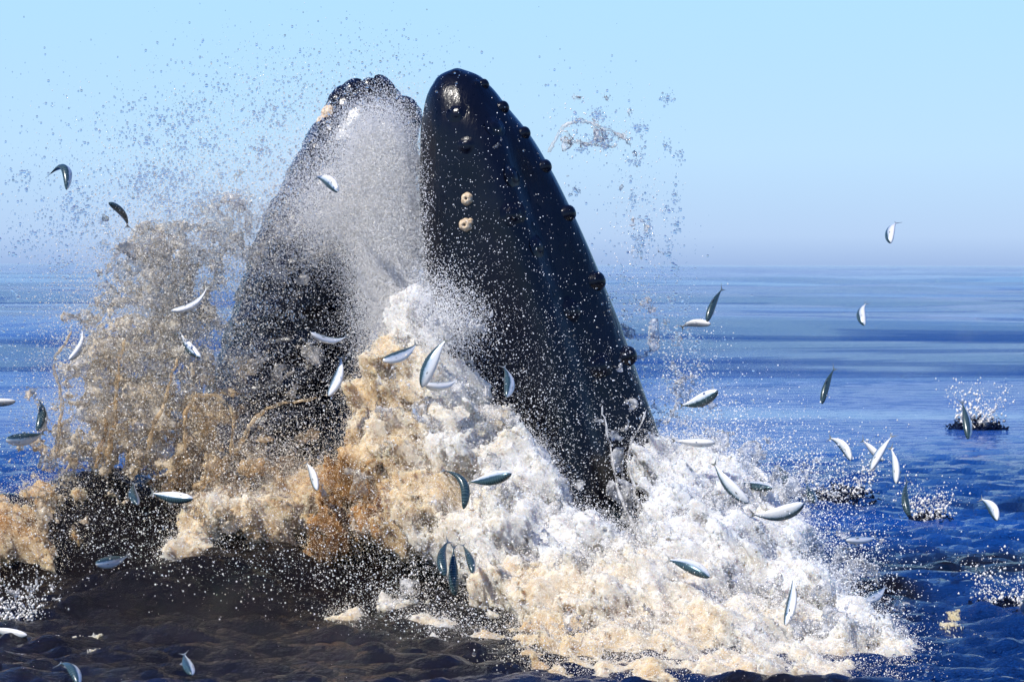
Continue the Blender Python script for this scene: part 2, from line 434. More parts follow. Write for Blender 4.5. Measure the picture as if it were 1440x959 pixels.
def lathe_np(prof, n=18, jitter=0, seed=0):
    q = np.random.default_rng(seed); a = np.linspace(0, 2 * math.pi, n, endpoint=False)
    wob = 1 + jitter * np.interp(a, np.linspace(0, 6.2832, 7), np.append(q.standard_normal(6), 0))
    v = np.concatenate([np.stack([r * np.cos(a) * wob, r * np.sin(a) * wob, np.full(n, z)], -1) for r, z in prof])
    return v, grid_faces(len(prof), n, True)
def orient(o, loc, nrm):
    o.rotation_mode = 'QUATERNION'; o.rotation_quaternion = nrm.to_track_quat('Z', 'Y'); o.location = loc
def knob(px, py, r, h=.62, out=None):
    loc, n = cast(px, py)
    if out: n = (n * .25 + Vector(out)).normalized()
    v, f = lathe_np([(1.15, -1.2), (1.12, -.4), (1.06, .0), (.98, .28), (.84, .53), (.6, .74), (.3, .85), (.02, .88)] if out else [(1.9, -.30), (1.55, -.02), (1.2, .12), (1.0, .34), (.86, .56), (.62, .74), (.32, .84), (.02, .87)], 18, .05, int(px * 7 + py))
    v = v * [r, r, r * h / .62]
    o = mesh_np('tubercle', v, f, M['whale'], whale); orient(o, loc, n)
EDGE = [(688, 119, .034), (716, 151, .040), (749, 187, .040), (780, 234, .042), (813, 300, .050), (853, 395, .058), (895, 500, .064)]
for px, py, r in EDGE:
    xr = csmooth(UP_R, py); knob(xr - 6.0, py, r * 1.0, .62, (.95, 0, .32))
for px, py, r in [(642, 158, .034), (697, 178, .040), (672, 118, .028), (722, 248, .042), (655, 205, .034), (722, 300, .044), (757, 345, .048), (803, 436, .055), (842, 515, .050), (640, 101, .024)]:
    knob(px, py, r, h=.30)
for px, py, r in [(473, 139, .058), (494, 124, .045), (520, 118, .05), (545, 127, .06), (571, 150, .075), (458, 175, .05), (440, 200, .04)]:
    knob(px, py, r, h=.55)
def barnacle(px, py, r):
    loc, n = cast(px, py)
    v, f = lathe_np([(1.3, -.2), (1.2, .15), (1.05, .5), (.86, .78), (.6, .95), (.38, .96), (.26, .8), (.2, .6)], 24, .07, int(px))
    a = np.arctan2(v[:, 1], v[:, 0]); v[:, :2] *= (1 + .09 * np.abs(np.sin(a * 3)))[:, None]
    o = mesh_np('barnacle', v * r, f, M['barn'], whale); orient(o, loc, n)
    a2, f2 = lathe_np([(.27, .62), (.16, .72), (.02, .74)], 12)
    mesh_np('barnacle_mouth', a2 * r, f2, M['mouth'], o)
barnacle(657, 280, .029); barnacle(655, 317, .033); barnacle(661, 312, .017); barnacle(463, 158, .045); barnacle(454, 171, .036)
# baleen hanging from the inner edge of the upper jaw
for i in range(26):
    py = 215 + i * 13; x0 = csmooth(UP_L, py) + 14
    top = P(x0, py, YU + .22) - whale_base; q = P(x0 - 44 - 8 * math.sin(i * .9), py + 52, YU + .30) - whale_base
    wd = np.array([.0, .05, .0]); up = np.array([0, 0, .022])
    vv = np.array([top - wd, top + wd, q + wd * .2, q - wd * .2, top - wd + up, top + wd + up, q + wd * .2 + up * .3, q - wd * .2 + up * .3])
    mesh_np('baleen_plate', vv, np.array([[0, 1, 2, 3], [7, 6, 5, 4], [0, 4, 5, 1], [1, 5, 6, 2], [2, 6, 7, 3], [3, 7, 4, 0]]), M['baleen'], whale, smooth=False)

# ------------------------------------------------------------------ foam and thrown water
H = .0125
ORG = np.array([-3.35, 10.95, -.12]); TOP = np.array([2.65, 15.6, 2.75])
SH = tuple(int(q) for q in np.ceil((TOP - ORG) / H))
fine = band(144, 2.2, 5.5, 21); mid = band(144, 5, 13, 22); big = band(96, 5, 16, 23)
# (px, py, distance, half width px, half height px, half depth m, tan)
BL = [
 # heap in front of and between the jaws
 (545, 560, 14.45, 45, 75, .26, .45), (560, 640, 14.25, 70, 80, .34, .50), (615, 555, 14.4, 55, 55, .25, .18), (585, 490, 14.75, 42, 70, .22, .06),
 (560, 420, 15.2, 26, 60, .12, .0), (562, 350, 15.22, 30, 66, .12, .02), (560, 270, 15.24, 25, 58, .10, .0), (522, 340, 15.22, 24, 58, .10, .0), (556, 205, 15.26, 14, 34, .07, .0), (495, 310, 15.25, 20, 42, .08, 0),
 (655, 640, 14.1, 75, 60, .36, .25), (725, 690, 13.95, 62, 55, .36, .10), (600, 720, 13.9, 70, 55, .38, .50),
 (700, 760, 13.7, 95, 65, .42, .22), (800, 780, 13.5, 90, 55, .42, .06), (720, 830, 13.2, 50, 45, .35, .35), (800, 850, 13.0, 95, 60, .45, .35), (905, 845, 12.9, 110, 70, .48, .28),
 (780, 905, 12.45, 60, 30, .35, .55), (900, 925, 12.1, 130, 38, .45, .40), (1020, 900, 12.3, 120, 55, .48, .28), (1000, 810, 13.2, 95, 80, .46, .08),
 (780, 945, 11.7, 70, 26, .3, .6), (900, 962, 11.45, 130, 30, .35, .42), (1040, 958, 11.45, 120, 32, .35, .34), (1170, 955, 11.5, 90, 24, .3, .34),
 # white surge past the right of the jaw
 (955, 735, 13.9, 45, 70, .34, .0), (1005, 705, 14.2, 75, 60, .40, .0), (925, 655, 14.75, 38, 32, .25, .0), (970, 665, 14.7, 50, 35, .28, .0), (1080, 775, 13.7, 62, 62, .38, .0),
 (1130, 840, 12.9, 62, 55, .38, .05), (1190, 900, 12.2, 60, 42, .35, .12), (1245, 930, 11.9, 40, 18, .25, .25), (1110, 930, 11.9, 110, 30, .38, .3),
 # strip of foam running down the jaw
 
 # curls in front of the lower jaw
 (278, 770, 14.0, 30, 45, .26, .42), (262, 825, 13.8, 30, 30, .24, .35), (335, 715, 14.1, 55, 26, .26, .40), (400, 735, 14.1, 40, 45, .28, .48), (440, 690, 14.3, 45, 28, .24, .55),
 (335, 765, 14.25, 48, 36, .18, .86), (395, 800, 14.0, 30, 26, .16, .82), (495, 700, 14.25, 42, 62, .26, .92), (470, 760, 14.0, 40, 36, .26, 1.0), (545, 740, 13.95, 36, 26, .22, .75),  # brown water; orange glow of light through the crests painted into its colour
 # crest of the wave at the left
 (20, 740, 14.2, 62, 34, .26, .62), (-20, 790, 14.0, 60, 40, .3, .7), (95, 705, 14.5, 60, 20, .24, .6), (60, 775, 14.0, 40, 26, .2, .62), (190, 693, 14.6, 60, 11, .18, .7), (255, 690, 14.6, 40, 13, .16, .75),
 # low foam in the dark water before the whale
 (600, 885, 12.75, 34, 9, .14, .35), (660, 905, 12.45, 40, 10, .16, .3), (560, 850, 13.3, 22, 12, .12, .3), (480, 880, 12.9, 24, 8, .12, .45),
]
def field(blobs, org, h, shape, soft=.07):
    F = np.full(shape, -.5, np.float32); T = np.zeros(shape, np.float32); Wt = np.full(shape, 1e-4, np.float32)
    for px, py, Y, rx, rz, ry, tan in blobs:
        c = P(px, py, Y); s = Y / F_PX; r = np.array([rx * s, ry, rz * s])
        lo = np.maximum(np.floor((c - r - .45 - org) / h).astype(int), 0); hi = np.minimum(np.ceil((c + r + .45 - org) / h).astype(int), shape)
        if (hi <= lo).any(): continue
        g = [(org[a] + h * np.arange(lo[a], hi[a]) - c[a]) / r[a] for a in range(3)]
        q = np.sqrt(g[0][:, None, None]**2 + g[1][None, :, None]**2 + g[2][None, None, :]**2).astype(np.float32)
        d = (1 - q) * np.float32(min(r) * .6 + max(r) * .4)
        sl = tuple(slice(lo[a], hi[a]) for a in range(3))
        A = F[sl]; hh = np.clip(.5 + .5 * (d - A) / soft, 0, 1)
        F[sl] = A * (1 - hh) + d * hh + soft * hh * (1 - hh)
        wgt = np.exp(np.clip(d, -.4, .1) / .05); T[sl] += wgt * tan; Wt[sl] += wgt
    return F, T / Wt
F, T = field(BL, ORG, H, SH)
N = .052 * streak(big, SH, (3, 7, 1), (.32, .3, .22), .14)
m_ = streak(mid, SH, (0, 50, 11), (.8, .8, .42), .42); N += .015 * (.8 - 1.4 * np.abs(m_))
m_ = streak(fine, SH, (31, 0, 77), (.62, .7, .34), .36); N += .014 * (.8 - 1.5 * np.abs(m_))
m_ = sample(fine, SH, (9, 33, 60)); N += .008 * m_
F += N - .004
F[0] = F[-1] = -1; F[:, 0] = F[:, -1] = -1; F[:, :, 0] = F[:, :, -1] = -1
fv, ff, fi = surface_nets(F, ORG, H)
ftan = T[fi[:, 0], fi[:, 1], fi[:, 2]]
foam = mesh_np('churned_foam', fv, ff, M['foam'], attrs=dict(tan=ftan))
tag(foam, 'white and tan churned foam heaped round the base of the whale', 'foam', kind='stuff')
print('FOAM tris', len(ff) * 2)
del F, T, N, m_

# thrown sheets and strings of water
ORG2 = np.array([-3.35, 11.7, .0]); TOP2 = np.array([2.6, 15.5, 2.95]); H2 = .0125
SH2 = tuple(int(q) for q in np.ceil((TOP2 - ORG2) / H2))
LB = [  # where sheets fly (same columns as above)
 (190, 600, 14.4, 115, 90, .42, .42), (150, 520, 14.5, 70, 110, .3, .35), (235, 480, 14.6, 80, 100, .36, .30), (230, 380, 14.6, 75, 75, .34, .22),
 (320, 320, 14.9, 45, 60, .22, .12), (290, 600, 14.4, 70, 66, .3, .6), (360, 655, 14.3, 60, 28, .2, .65), (360, 520, 14.6, 55, 26, .14, .35), (410, 495, 14.6, 50, 16, .1, .2),
 (90, 640, 14.4, 50, 60, .26, .45), (270, 660, 14.3, 90, 34, .3, .6), (400, 360, 14.9, 50, 30, .12, .1),
 (832, 190, 14.6, 40, 18, .12, .1), (835, 105, 14.6, 9, 18, .08, .1), (890, 320, 14.8, 20, 40, .12, .1), (915, 450, 15.2, 22, 40, .14, .05), (955, 560, 15.2, 26, 50, .16, .0),
 (1020, 640, 14.6, 50, 24, .2, .0), (655, 450, 14.2, 40, 26, .12, .0), (700, 590, 14.1, 30, 22, .10, .05), (885, 690, 14.2, 20, 60, .09, .0), (874, 600, 14.4, 14, 44, .08, 0),
 (620, 600, 13.95, 70, 50, .14, .1), (720, 720, 13.45, 80, 50, .16, .1), (850, 790, 13.05, 90, 50, .18, .05), (1000, 740, 13.6, 80, 60, .18, 0), (1080, 860, 12.5, 90, 50, .18, .05), (900, 890, 12.15, 110, 40, .16, .2), (560, 700, 13.8, 50, 50, .14, .4), (1180, 890, 12.0, 60, 40, .14, 0), (330, 720, 13.75, 60, 40, .14, .5), (60, 730, 13.9, 60, 40, .14, .5),
 (1100, 690, 14.0, 40, 36, .2, 0), (1190, 800, 13.5, 50, 34, .2, .0), (1240, 870, 13.0, 26, 26, .14, .0), (560, 840, 13.4, 34, 26, .12, .1), (40, 850, 13.4, 30, 20, .1, .1)]
F, T = field(LB, ORG2, H2, SH2, .12)
big2 = band(120, 7, 22, 41); mid2 = band(144, 5, 12, 42); fin2 = band(144, 2.2, 5, 43)
n1 = sample(big2, SH2, (5, 9, 2), .34) + .16 * sample(mid2, SH2, (1, 2, 3))
n2 = sample(mid2, SH2, (70, 20, 9), .34) + .30 * sample(fin2, SH2, (4, 4, 9))
edge = np.clip(F / .30, -1, 1)
thick = .024 + .026 * np.clip(edge, -.5, 1)
L = np.minimum(thick - np.abs(n1) * .055, (n2 * .5 + edge * 1.0 - .56) * .05)
L[edge < -.9] = -.01
del n1, F, edge, thick
L[0] = L[-1] = -1; L[:, 0] = L[:, -1] = -1; L[:, :, 0] = L[:, :, -1] = -1
lv, lf, li = surface_nets(L, ORG2, H2)
ltan = T[li[:, 0], li[:, 1], li[:, 2]] + .08 * (lv[:, 0] < -1.1)
def string(pts, r0, r1, seed):
    q = np.random.default_rng(seed); p = np.array([P(*a) for a in pts]); n = 46; u = np.linspace(0, len(p) - 1, n)
    c = np.stack([csmooth(list(zip(range(len(p)), p[:, a])), u) for a in range(3)], -1)
    c += np.cumsum(q.normal(size=(n, 3)) * .004, 0)
    tg = np.gradient(c, axis=0); tg /= np.linalg.norm(tg, axis=1)[:, None]
    s1 = np.cross(tg, [0, 1, 0.2]); s1 /= np.linalg.norm(s1, axis=1)[:, None]; s2 = np.cross(tg, s1)
    r = np.linspace(r0, r1, n) * (1 + .4 * np.sin(u * 9 + q.random() * 6) * q.random(n)); r[-5:] *= [1.1, 1.3, 1.4, 1.1, .1]; r[0] = .001
    a = np.linspace(0, 2 * math.pi, 8, endpoint=False)
    return (c[:, None] + r[:, None, None] * (np.cos(a)[None, :, None] * s1[:, None] + np.sin(a)[None, :, None] * s2[:, None])).reshape(-1, 3), grid_faces(n, 8, True)
ST = [([(150, 655, 14.1), (160, 600, 14.1), (168, 540, 14.1), (185, 490, 14.1)], .016, .006, .75), ([(135, 660, 14.1), (150, 610, 14.1), (152, 570, 14.05), (172, 545, 14.0)], .012, .006, .8),
      ([(80, 640, 14.2), (92, 570, 14.2), (86, 520, 14.2), (106, 470, 14.2)], .012, .005, .7), ([(262, 640, 14.0), (258, 590, 14.0), (290, 555, 14.0), (330, 575, 14.0), (325, 640, 14.0)], .012, .008, .75),
      ([(205, 650, 14.0), (215, 590, 14.0), (235, 545, 14.0), (245, 500, 14.0)], .012, .006, .7), ([(330, 640, 14.1), (360, 590, 14.1), (400, 560, 14.1), (450, 545, 14.1)], .014, .006, .65),
      ([(500, 760, 13.8), (515, 700, 13.8), (508, 660, 13.8), (535, 640, 13.8)], .016, .008, .9), ([(900, 760, 13.9), (880, 690, 14.0), (870, 620, 14.1), (864, 560, 14.2)], .010, .004, .05),
      ([(905, 760, 13.9), (895, 700, 14.0), (880, 640, 14.1), (905, 575, 14.2)], .010, .004, .05), ([(1165, 830, 13.0), (1200, 795, 13.0), (1225, 790, 13.0), (1240, 830, 13.0)], .012, .007, 0),
      ([(1200, 900, 12.6), (1225, 868, 12.6), (1255, 870, 12.6), (1262, 905, 12.6)], .014, .008, 0), ([(535, 880, 13.1), (555, 850, 13.1), (575, 835, 13.1)], .014, .008, .1),
      ([(770, 215, 14.6), (800, 170, 14.6), (835, 172, 14.6), (868, 185, 14.6)], .010, .008, .15), ([(790, 200, 14.6), (830, 205, 14.6), (860, 210, 14.6)], .009, .006, .15),
      ([(0, 860, 13.2), (25, 876, 13.1), (34, 882, 13.1)], .008, .006, .1), ([(36, 880, 13.1), (34, 840, 13.1), (36, 800, 13.1)], .006, .004, .1)]
for i_, (pts, r0, r1, tn) in enumerate(ST):
    v, f = string(pts, r0, r1, i_); lf = np.concatenate([lf, f + len(lv)]); lv = np.concatenate([lv, v]); ltan = np.concatenate([ltan, np.full(len(v), tn)])
lace = mesh_np('thrown_water', lv, lf, M['lace'], attrs=dict(tan=ltan))
tag(lace, 'clear and amber sheets of water thrown up round the jaws', 'splash', kind='stuff')
print('LACE tris', len(lf) * 2)
del L, T, n2

# ------------------------------------------------------------------ drops
def points_group(name, mat):
    g = bpy.data.node_groups.new(name, 'GeometryNodeTree')
    g.interface.new_socket('Geometry', in_out='INPUT', socket_type='NodeSocketGeometry')
    g.interface.new_socket('Geometry', in_out='OUTPUT', socket_type='NodeSocketGeometry')
    i = g.nodes.new('NodeGroupInput'); o = g.nodes.new('NodeGroupOutput')
    mp = g.nodes.new('GeometryNodeMeshToPoints'); na = g.nodes.new('GeometryNodeInputNamedAttribute'); na.data_type = 'FLOAT'
    na.inputs['Name'].default_value = 'rad'
    sm = g.nodes.new('GeometryNodeSetMaterial'); sm.inputs['Material'].default_value = mat
    g.links.new(i.outputs[0], mp.inputs['Mesh']); g.links.new(na.outputs['Attribute'], mp.inputs['Radius'])
    g.links.new(mp.outputs[0], sm.inputs['Geometry']); g.links.new(sm.outputs[0], o.inputs[0])
    return g
G_MIST = points_group('mist_points', M['mist']); G_DROP = points_group('drop_points', M['drop'])
def drops(name, pos, rad, tan, grp, mat, label):
    o = mesh_np(name, pos, np.zeros((0, 4), int), mat, attrs=dict(rad=rad, tan=tan))
    md = o.modifiers.new('points', 'NODES'); md.node_group = grp
    return tag(o, label, 'spray', kind='stuff')
def splat(px, py, sx, sy, Y, sY, n, ang=0, clump=0):
    a = rng.normal(size=n) * sx; b = rng.normal(size=n) * sy
    if clump:
        k = rng.integers(0, clump, n); ca = rng.normal(size=clump) * sx; cb = rng.normal(size=clump) * sy
        a = ca[k] + rng.normal(size=n) * sx * .10; b = cb[k] + rng.normal(size=n) * sy * .10
    c, s = math.cos(ang), math.sin(ang)
    return P(px + a * c - b * s, py + a * s + b * c, Y + rng.normal(size=n) * sY)
def logr(n, lo, hi, pw=1.0): return lo * (hi / lo) ** (rng.random(n) ** pw)
mp_, mr_, mt_ = [], [], []
def mist(pos, lo, hi, tan, pw=1.5):
    mp_.append(pos); mr_.append(logr(len(pos), lo, hi, pw)); mt_.append(np.clip(tan + rng.normal(size=len(pos)) * .12, 0, 1))
# blown spray in the open mouth and over the lower jaw
for a in [(520, 195, 26, 28, 15.05, .06, 20000), (548, 250, 24, 50, 15.0, .06, 80000), (510, 270, 32, 50, 15.0, .06, 60000), (545, 360, 28, 55, 14.95, .06, 100000),
          (462, 310, 34, 34, 15.05, .08, 26000), (565, 460, 36, 44, 14.95, .15, 46000), (425, 270, 34, 50, 15.3, .12, 9000)]:
    mist(splat(*a), .0010, .0028, .03)
for a in [(615, 445, 24, 36, 14.3, .12, 8000), (650, 455, 22, 24, 14.25, .1, 3500), (598, 340, 6, 80, 14.5, .06, 1200)]:
    mist(splat(*a), .0012, .0034, .03)
for a in [(250, 410, 80, 90, 14.6, .3, 20000), (210, 520, 70, 90, 14.5, .3, 14000), (300, 560, 50, 80, 14.5, .25, 5000), (300, 300, 90, 70, 14.7, .3, 9000), (360, 640, 60, 40, 14.3, .25, 7000)]:
    mist(splat(*a), .0011, .0042, .30, 2.2)
for a in [(660, 370, 60, 110, 14.1, .2, 1600), (720, 520, 90, 90, 14.0, .2, 2600), (760, 600, 70, 70, 13.9, .2, 3000), (440, 560, 50, 80, 14.2, .2, 4000), (420, 200, 60, 60, 14.9, .2, 5000)]:
    mist(splat(*a), .0009, .0036, .02, 2.6)
for a in [(200, 745, 110, 42, 13.6, .3, 4200), (420, 790, 130, 42, 13.2, .3, 2800), (590, 800, 80, 42, 13.1, .3, 3600), (660, 880, 70, 30, 12.4, .2, 2500), (820, 930, 60, 20, 11.7, .15, 2000)]:
    mist(splat(*a), .0008, .0048, .15, 3.0)
for a in [(1020, 620, 50, 40, 14.4, .3, 4500), (965, 540, 26, 50, 15.0, .3, 2200), (1120, 700, 50, 50, 13.9, .3, 5000), (900, 330, 24, 80, 14.9, .3, 900), (1180, 800, 50, 50, 13.2, .3, 3500)]:
    mist(splat(*a), .0010, .0050, .02, 2.5)
# thrown off the foam itself
k = rng.choice(len(fv), 130000); d = rng.normal(size=(len(k), 3)) * rng.exponential(.045, len(k))[:, None]
pos = fv[k] + d + np.array([0, -.02, .02]); mist(pos, .0010, .0040, ftan[k] * .8, 2.2)
k = rng.choice(len(lv), 36000); d = rng.normal(size=(len(k), 3)) * rng.exponential(.05, len(k))[:, None]
mist(lv[k] + d, .0013, .0058, ltan[k] * .6, 2.0)
# finest spray: the haze of drops that hangs on the foam and veils the left
k = rng.choice(len(fv), 460000); d = rng.normal(size=(len(k), 3)) * (.012 + rng.exponential(.028, len(k)))[:, None]
mist(fv[k] + d + np.array([0, -.014, .014]), .0008, .0026, ftan[k] * .75)
for a in [(240, 430, 66, 80, 14.6, .3, 34000), (180, 540, 60, 70, 14.5, .3, 28000), (280, 600, 50, 50, 14.4, .25, 16000), (340, 330, 40, 45, 14.9, .25, 16000), (120, 600, 40, 55, 14.4, .25, 14000), (380, 660, 50, 22, 14.2, .2, 9000)]:
    mist(splat(*a), .0007, .0019, .48 if a[1] > 500 else .30)
pos = np.concatenate(mp_); rad = np.concatenate(mr_); tan = np.concatenate(mt_)
ok = (pos[:, 2] > sea_h(pos[:, 0], pos[:, 1]))
drops('fine_spray', pos[ok], rad[ok], tan[ok], G_MIST, M['mist'], 'fine white and sandy spray filling the open mouth and surrounding air')
# larger clear drops
cp, cr_, ct = [], [], []
def clear(pos, lo, hi, tan): cp.append(pos); cr_.append(logr(len(pos), lo, hi, 2.4)); ct.append(np.clip(tan + rng.normal(size=len(pos)) * .2, 0, 1))
for a in [(330, 250, 100, 80, 14.6, .3, 2600), (200, 310, 100, 90, 14.5, .3, 2000), (420, 130, 80, 45, 14.8, .3, 1000), (100, 380, 90, 120, 14.4, .3, 1500), (260, 440, 110, 90, 14.4, .3, 3500),
          (100, 560, 60, 80, 14.3, .25, 1200), (560, 80, 60, 30, 14.8, .2, 260), (820, 170, 40, 50, 14.6, .25, 200), (890, 270, 30, 70, 14.8, .3, 220), (900, 420, 40, 70, 14.9, .3, 900), (960, 560, 50, 50, 14.7, .3, 900)]:
    clear(splat(*a), .0018, .0085, .2)
for a in [(300, 280, 100, 70, 14.6, .3, 1600, 0, 60), (180, 380, 100, 100, 14.4, .3, 2600, 0, 70), (840, 200, 50, 50, 14.6, .2, 500, 0, 16), (910, 420, 35, 90, 14.9, .25, 900, 0, 24)]:
    clear(splat(*a), .003, .011, .25)
k = rng.choice(len(fv), 5000); clear(fv[k] + rng.normal(size=(len(k), 3)) * .07 + [0, -.03, .04], .004, .011, .1)
pos = np.concatenate(cp); rad = np.concatenate(cr_); tan = np.concatenate(ct)
ok = (pos[:, 2] > sea_h(pos[:, 0], pos[:, 1]))
drops('water_drops', pos[ok], rad[ok], tan[ok], G_DROP, M['drop'], 'clear water drops scattered in the sky round the jaws')

# ------------------------------------------------------------------ small splashes of falling fish
def small_splash(px, py, wd, ht, seed, label, tan=.5):
    q = np.random.default_rng(seed)
    Y = CAM_H * F_PX / (py - 372.0); c = P(px, py, Y); c[2] = sea_h(c[0:1], c[1:2])[0]
    s = Y / F_PX; Rw = wd * s / 2; Ht = ht * s
    root = empty('small_splash', c); tag(root, label, 'splash', 'small splashes left by falling fish')
    h = max(.008, Rw / 26); n = int(2.6 * Rw / h); nz = int((.5 * Rw) / h) + 6
    og = np.array([-1.3 * Rw, -1.3 * Rw, -.06 - 0.0])
    g = [og[a] + h * np.arange(m) for a, m in enumerate((n, n, nz + 6))]
    X, Yg, Z = np.meshgrid(*g, indexing='ij'); r = np.sqrt(X**2 + Yg**2) / Rw
    t1 = sample(mid, X.shape, (seed * 7, 3, 5)); t2 = sample(fine, X.shape, (3, seed * 5, 9))
    f = (.26 * Rw * np.exp(-(r / .34)**2) - .05 * Rw * r - Z) * .6 + (.11 * t1 + .06 * t2) * Rw - .25 * np.clip(r - .8, 0, 9) * Rw
    f[0] = f[-1] = -1; f[:, 0] = f[:, -1] = -1; f[:, :, 0] = f[:, :, -1] = -1
    v, fc, ii = surface_nets(f.astype(np.float32), og, h)
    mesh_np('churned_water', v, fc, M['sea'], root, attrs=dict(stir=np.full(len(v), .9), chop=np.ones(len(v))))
    vs_, fs_, base = [], [], 0
    ico = np.array([[1, 0, 0], [-1, 0, 0], [0, 1, 0], [0, -1, 0], [0, 0, 1], [0, 0, -1]], float)
    icf = np.array([[0, 2, 4], [2, 1, 4], [1, 3, 4], [3, 0, 4], [2, 0, 5], [1, 2, 5], [3, 1, 5], [0, 3, 5]])
    for j in range(30):                                         # jets: strings of drops
        a = q.random() * 6.283; tilt = .25 + .5 * q.random(); hh = Ht * (.3 + .9 * q.random())
        for e in range(26):
            tt = (e + q.random()) / 26; rr = (Y / 14) * (.0022 + .008 * q.random()**3) * (1.25 - .6 * tt)
            p = np.array([math.cos(a) * (Rw * .45 + tilt * hh * tt), math.sin(a) * (Rw * .45 + tilt * hh * tt), hh * (tt * 1.25 - .25 * tt * tt)])
            p += q.normal(size=3) * .02 * (1 + 2 * tt)
            vs_.append(ico * rr * [1, 1, 1.3] + p); fs_.append(icf + base); base += 6
    mesh_np('droplets', np.concatenate(vs_), np.concatenate(fs_), M['mist'], root, attrs=dict(tan=np.full(base, .15)))['kind'] = 'stuff'
small_splash(1374, 600, 70, 60, 3, 'brown splash with drops leaping, on glassy water behind the dark upright fish')
small_splash(1180, 706, 105, 95, 4, 'wide spray splash below the cluster of three crossing white fish')
small_splash(1306, 732, 66, 66, 5, 'small brown splash beside the greenish upright fish')
small_splash(1412, 862, 84, 70, 6, 'splash with thin jets beside the pale floating foam scraps')
small_splash(28, 880, 60, 80, 7, 'thin jetting splash on dark water over a half sunken fish')

# floating scraps of foam
def foam_scrap(px, py, wd, dp, seed, label):
    q = np.random.default_rng(seed); Y = CAM_H * F_PX / (py - 372.0); c = P(px, py, Y); s = Y / F_PX
    n = 56; g = np.linspace(-1.25, 1.25, n); gx, gy = np.meshgrid(g, g, indexing='ij')
    a = np.arctan2(gy, gx); edge = 1 + sum(q.normal() * .14 * np.sin(a * k_ + q.random() * 6) for k_ in (1, 2, 3, 5))
    nz = sample(mid, (n, n, 1), (seed * 19, seed * 7, seed * 3))[:, :, 0] + .5 * sample(fine, (n, n, 1), (seed * 19, 5, 3))[:, :, 0]
    keep = (1 - np.hypot(gx, gy) / edge) * 2.2 + .5 * nz > .1
    x = gx * wd * s / 2; y = gy * dp; c[2] = 0
    z = sea_h(x + c[0], y + c[1]) + .005 + .003 * np.clip(nz, -1, 1)
    f = grid_faces(n, n); f = f[keep.ravel()[f].all(1)]
    u_, inv = np.unique(f, return_inverse=True); v = np.stack([x, y, z], -1).reshape(-1, 3)[u_]
    f = inv.reshape(-1, 4); m = len(v)
    e = np.concatenate([f[:, [0, 1]], f[:, [1, 2]], f[:, [2, 3]], f[:, [3, 0]]]); key = np.sort(e, 1); _, ix, ct_ = np.unique(key, axis=0, return_index=True, return_counts=True)
    b = e[ix[ct_ == 1]]; v2 = v - [0, 0, .012]
    f = np.concatenate([f, f[:, ::-1] + m, np.stack([b[:, 1], b[:, 0], b[:, 0] + m, b[:, 1] + m], -1)])
    o = mesh_np('foam_patch', np.concatenate([v, v2]), f, M['foam'], attrs=dict(tan=np.full(2 * m, .5)), loc=c)
    tag(o, label, 'foam', 'scraps of foam floating on the water')
foam_scrap(1335, 888, 30, .12, 1, 'upper scrap of cream foam floating beside the white surge'); foam_scrap(1352, 902, 44, .12, 2, 'largest scrap of cream foam floating beside the white surge')
foam_scrap(1340, 872, 20, .06, 3, 'tiny farthest scrap of cream foam beside the white surge')
foam_scrap(110, 898, 50, .10, 4, 'broad scrap of cream foam on dark water before the brown wave'); foam_scrap(138, 924, 26, .07, 5, 'small scrap of cream foam on dark water near the edge of the swell')

